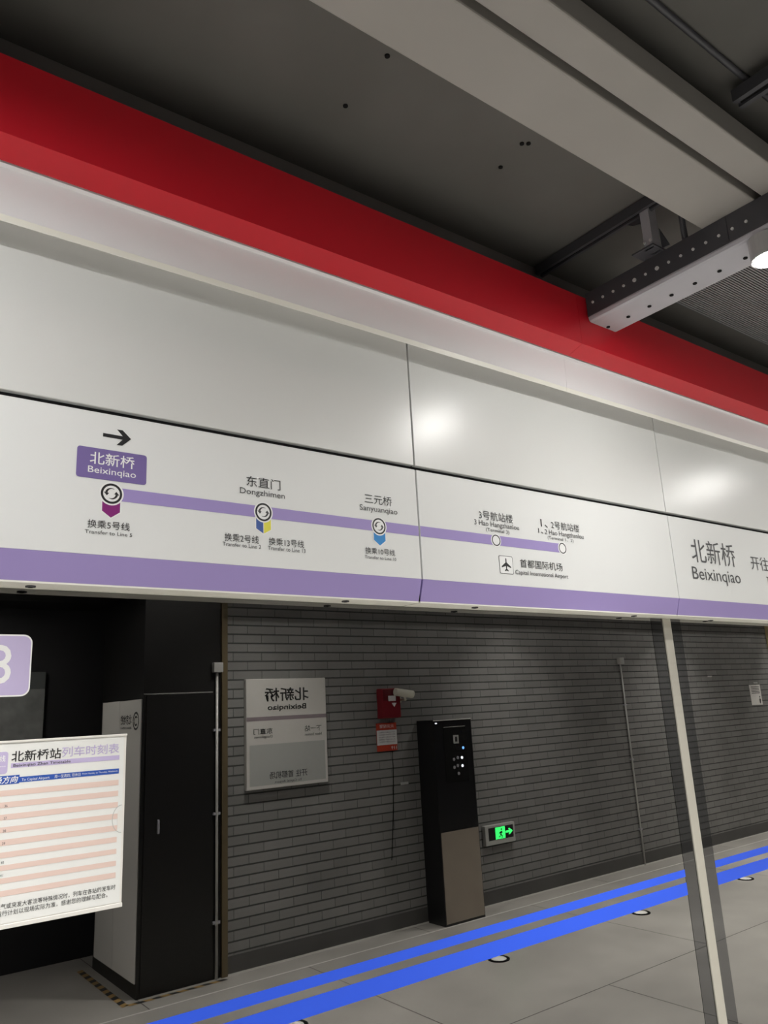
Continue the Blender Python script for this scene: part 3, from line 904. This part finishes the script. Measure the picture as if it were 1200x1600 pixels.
side_text('company_name', '北京地铁', M['black'], mir(5.83), mir(5.60), 1.690, 1.758, 1.9520)
side_text('company_name_latin', 'BEIJING SUBWAY', M['black'], mir(5.83), mir(5.60), 1.655, 1.674, 1.9520)


def ring_on_x(name, y, z, ry, rz, w, a0, a1, x, n=28):
    bm = bmesh.new()
    prev = None
    for k in range(n + 1):
        a = math.radians(a0 + (a1 - a0) * k / n)
        cur = [bm.verts.new((x, y + (ry - d) * math.cos(a), z + (rz - d) * math.sin(a))) for d in (0, w)]
        if prev:
            bm.faces.new((prev[0], prev[1], cur[1], cur[0]))
        prev = cur
    return put(name, bm, M['black'], t)


ring_on_x('round_mark', mir(5.51), 1.712, 0.062, 0.062, 0.013, 0, 360, 1.9520)
ring_on_x('round_mark', mir(5.51), 1.712, 0.035, 0.035, 0.012, 40, 320, 1.9520)
conduit(2.505, yc + 0.002, 2.064, 'pale conduit with a small box on the black cabinet front, beside the bronze corner', 0.010)

# map board in the recess
t = root('map_board', 'dim grey map board with dark header in the dark recess, behind the number sticker', 'board', (1.15, -2.2, 1.2))
yb2 = mir(6.60)
put('board', box(0.75, 1.606, yb2 - 0.03, yb2, 1.18, 1.995), M['board'], t)
put('header', box(0.75, 1.606, yb2 - 0.03, yb2 + 0.002, 1.996, 2.126), M['board_head'], t)

# hazard tape on the floor round the cabinet
def tape(x0, y0, x1, y1, w, label):
    t = root('floor_tape', label, 'tape', ((x0 + x1) / 2, (y0 + y1) / 2, 0.0))
    d = Vector((x1 - x0, y1 - y0, 0))
    n = Vector((-d.y, d.x, 0)).normalized() * w / 2
    q = int(d.length / 0.055)
    for c, mm, nm in ((0, 'tape_yellow', 'tan_dashes'), (1, 'tape_black', 'black_dashes')):
        bm = bmesh.new()
        for i in range(c, q, 2):
            a = Vector((x0, y0, 0.0015)) + d * (i / q)
            b = Vector((x0, y0, 0.0015)) + d * ((i + 1) / q)
            s = d.normalized() * 0.02
            bm.faces.new([bm.verts.new(v) for v in (a - n, b - n, b + n + s, a + n + s)])
        bmesh.ops.recalc_face_normals(bm, faces=bm.faces)
        put(nm, bm, M[mm], t)


tape(1.875, mir(5.33), 1.875, mir(6.3), 0.045, 'tan and black hazard tape on the floor along the cabinet side')
tape(1.875, mir(5.345), 2.545, mir(5.345), 0.035, 'tan and black hazard tape on the floor in front of the cabinet')

# round floor lights
for i in range(-3, 6):
    x = 4.10 + 1.615 * i
    lab = {-1: 'round floor light mirrored at the bottom picture edge, leftmost of the four', 0: 'round floor light mirrored just below the blue stripes, second from the left',
           1: 'round floor light mirrored left of the aluminium post', 2: 'round floor light mirrored right of the aluminium post'}.get(i, 'round floor light out of the picture, %d along the row' % (i + 4))
    t = root('floor_light', lab, 'floor light', (x, mir(4.315), 0.0), 'round floor lights')
    put('rim', ring_z(x, mir(4.315), 0.0002, 0.006, 0.075, 0.055), M['gap'], t)
    bm = bmesh.new()
    bmesh.ops.create_uvsphere(bm, u_segments=20, v_segments=8, radius=0.055, matrix=Matrix.Translation((x, mir(4.315), 0.001)) @ Matrix.Diagonal((1, 1, 0.25, 1)))
    bmesh.ops.bisect_plane(bm, geom=bm.verts[:] + bm.edges[:] + bm.faces[:], plane_co=(0, 0, 0.001), plane_no=(0, 0, 1), clear_inner=True)
    put('glint_dome', bm, M['glint_dome'], t, smooth=True)

# notice and small plates on the right
t = root('wall_notice', 'small white notice with printed lines on the brick wall, far right', 'notice', (10.08, YW, 1.52))
put('sheet', box(9.953, 10.215, YW + 0.0005, YW + 0.006, 1.515, 1.770), M['box_white'], t)
for q in range(5):
    put('text_line', box(9.985, 10.185, YW + 0.006, YW + 0.0065, 1.66 + 0.02 * q, 1.668 + 0.02 * q), M['grey_print'], t)
put('figure', prism_y(YW + 0.006, YW + 0.0065, [(10.15, 1.53), (10.17, 1.53), (10.185, 1.58), (10.165, 1.60), (10.145, 1.58)]), M['black'], t)
put('figure', prism_y(YW + 0.006, YW + 0.0065, ellipse(10.165, 1.615, 0.012, 0.012, 12)), M['black'], t)
tag(put('wall_plate', box(10.08, 10.17, YW + 0.0005, YW + 0.006, 1.785, 1.805), M['conduit'], None, (10.1, YW, 1.79)), 'tiny grey plate on the brick wall just above the white notice', 'plate')
tag(put('wall_plate', box(9.02, 9.11, YW + 0.0005, YW + 0.006, 1.885, 1.902), M['conduit'], None, (9.06, YW, 1.89)), 'tiny grey plate on the brick wall right of the aluminium post', 'plate')
t = root('light_box', 'lit yellow poster box with gold frame, cut by the right picture edge', 'light box', (11.3, YW, 1.9))
put('frame', box(10.60, 12.0, YW + 0.0005, YW + 0.05, 2.12, 2.64), M['gold'], t, bevel=0.006)
put('poster', box(10.66, 11.94, YW + 0.05, YW + 0.053, 2.16, 2.60), M['advert'], t)
for z in (2.47, 2.53):
    put('black_line', box(10.66, 11.94, YW + 0.053, YW + 0.054, z, z + 0.028), M['black'], t)
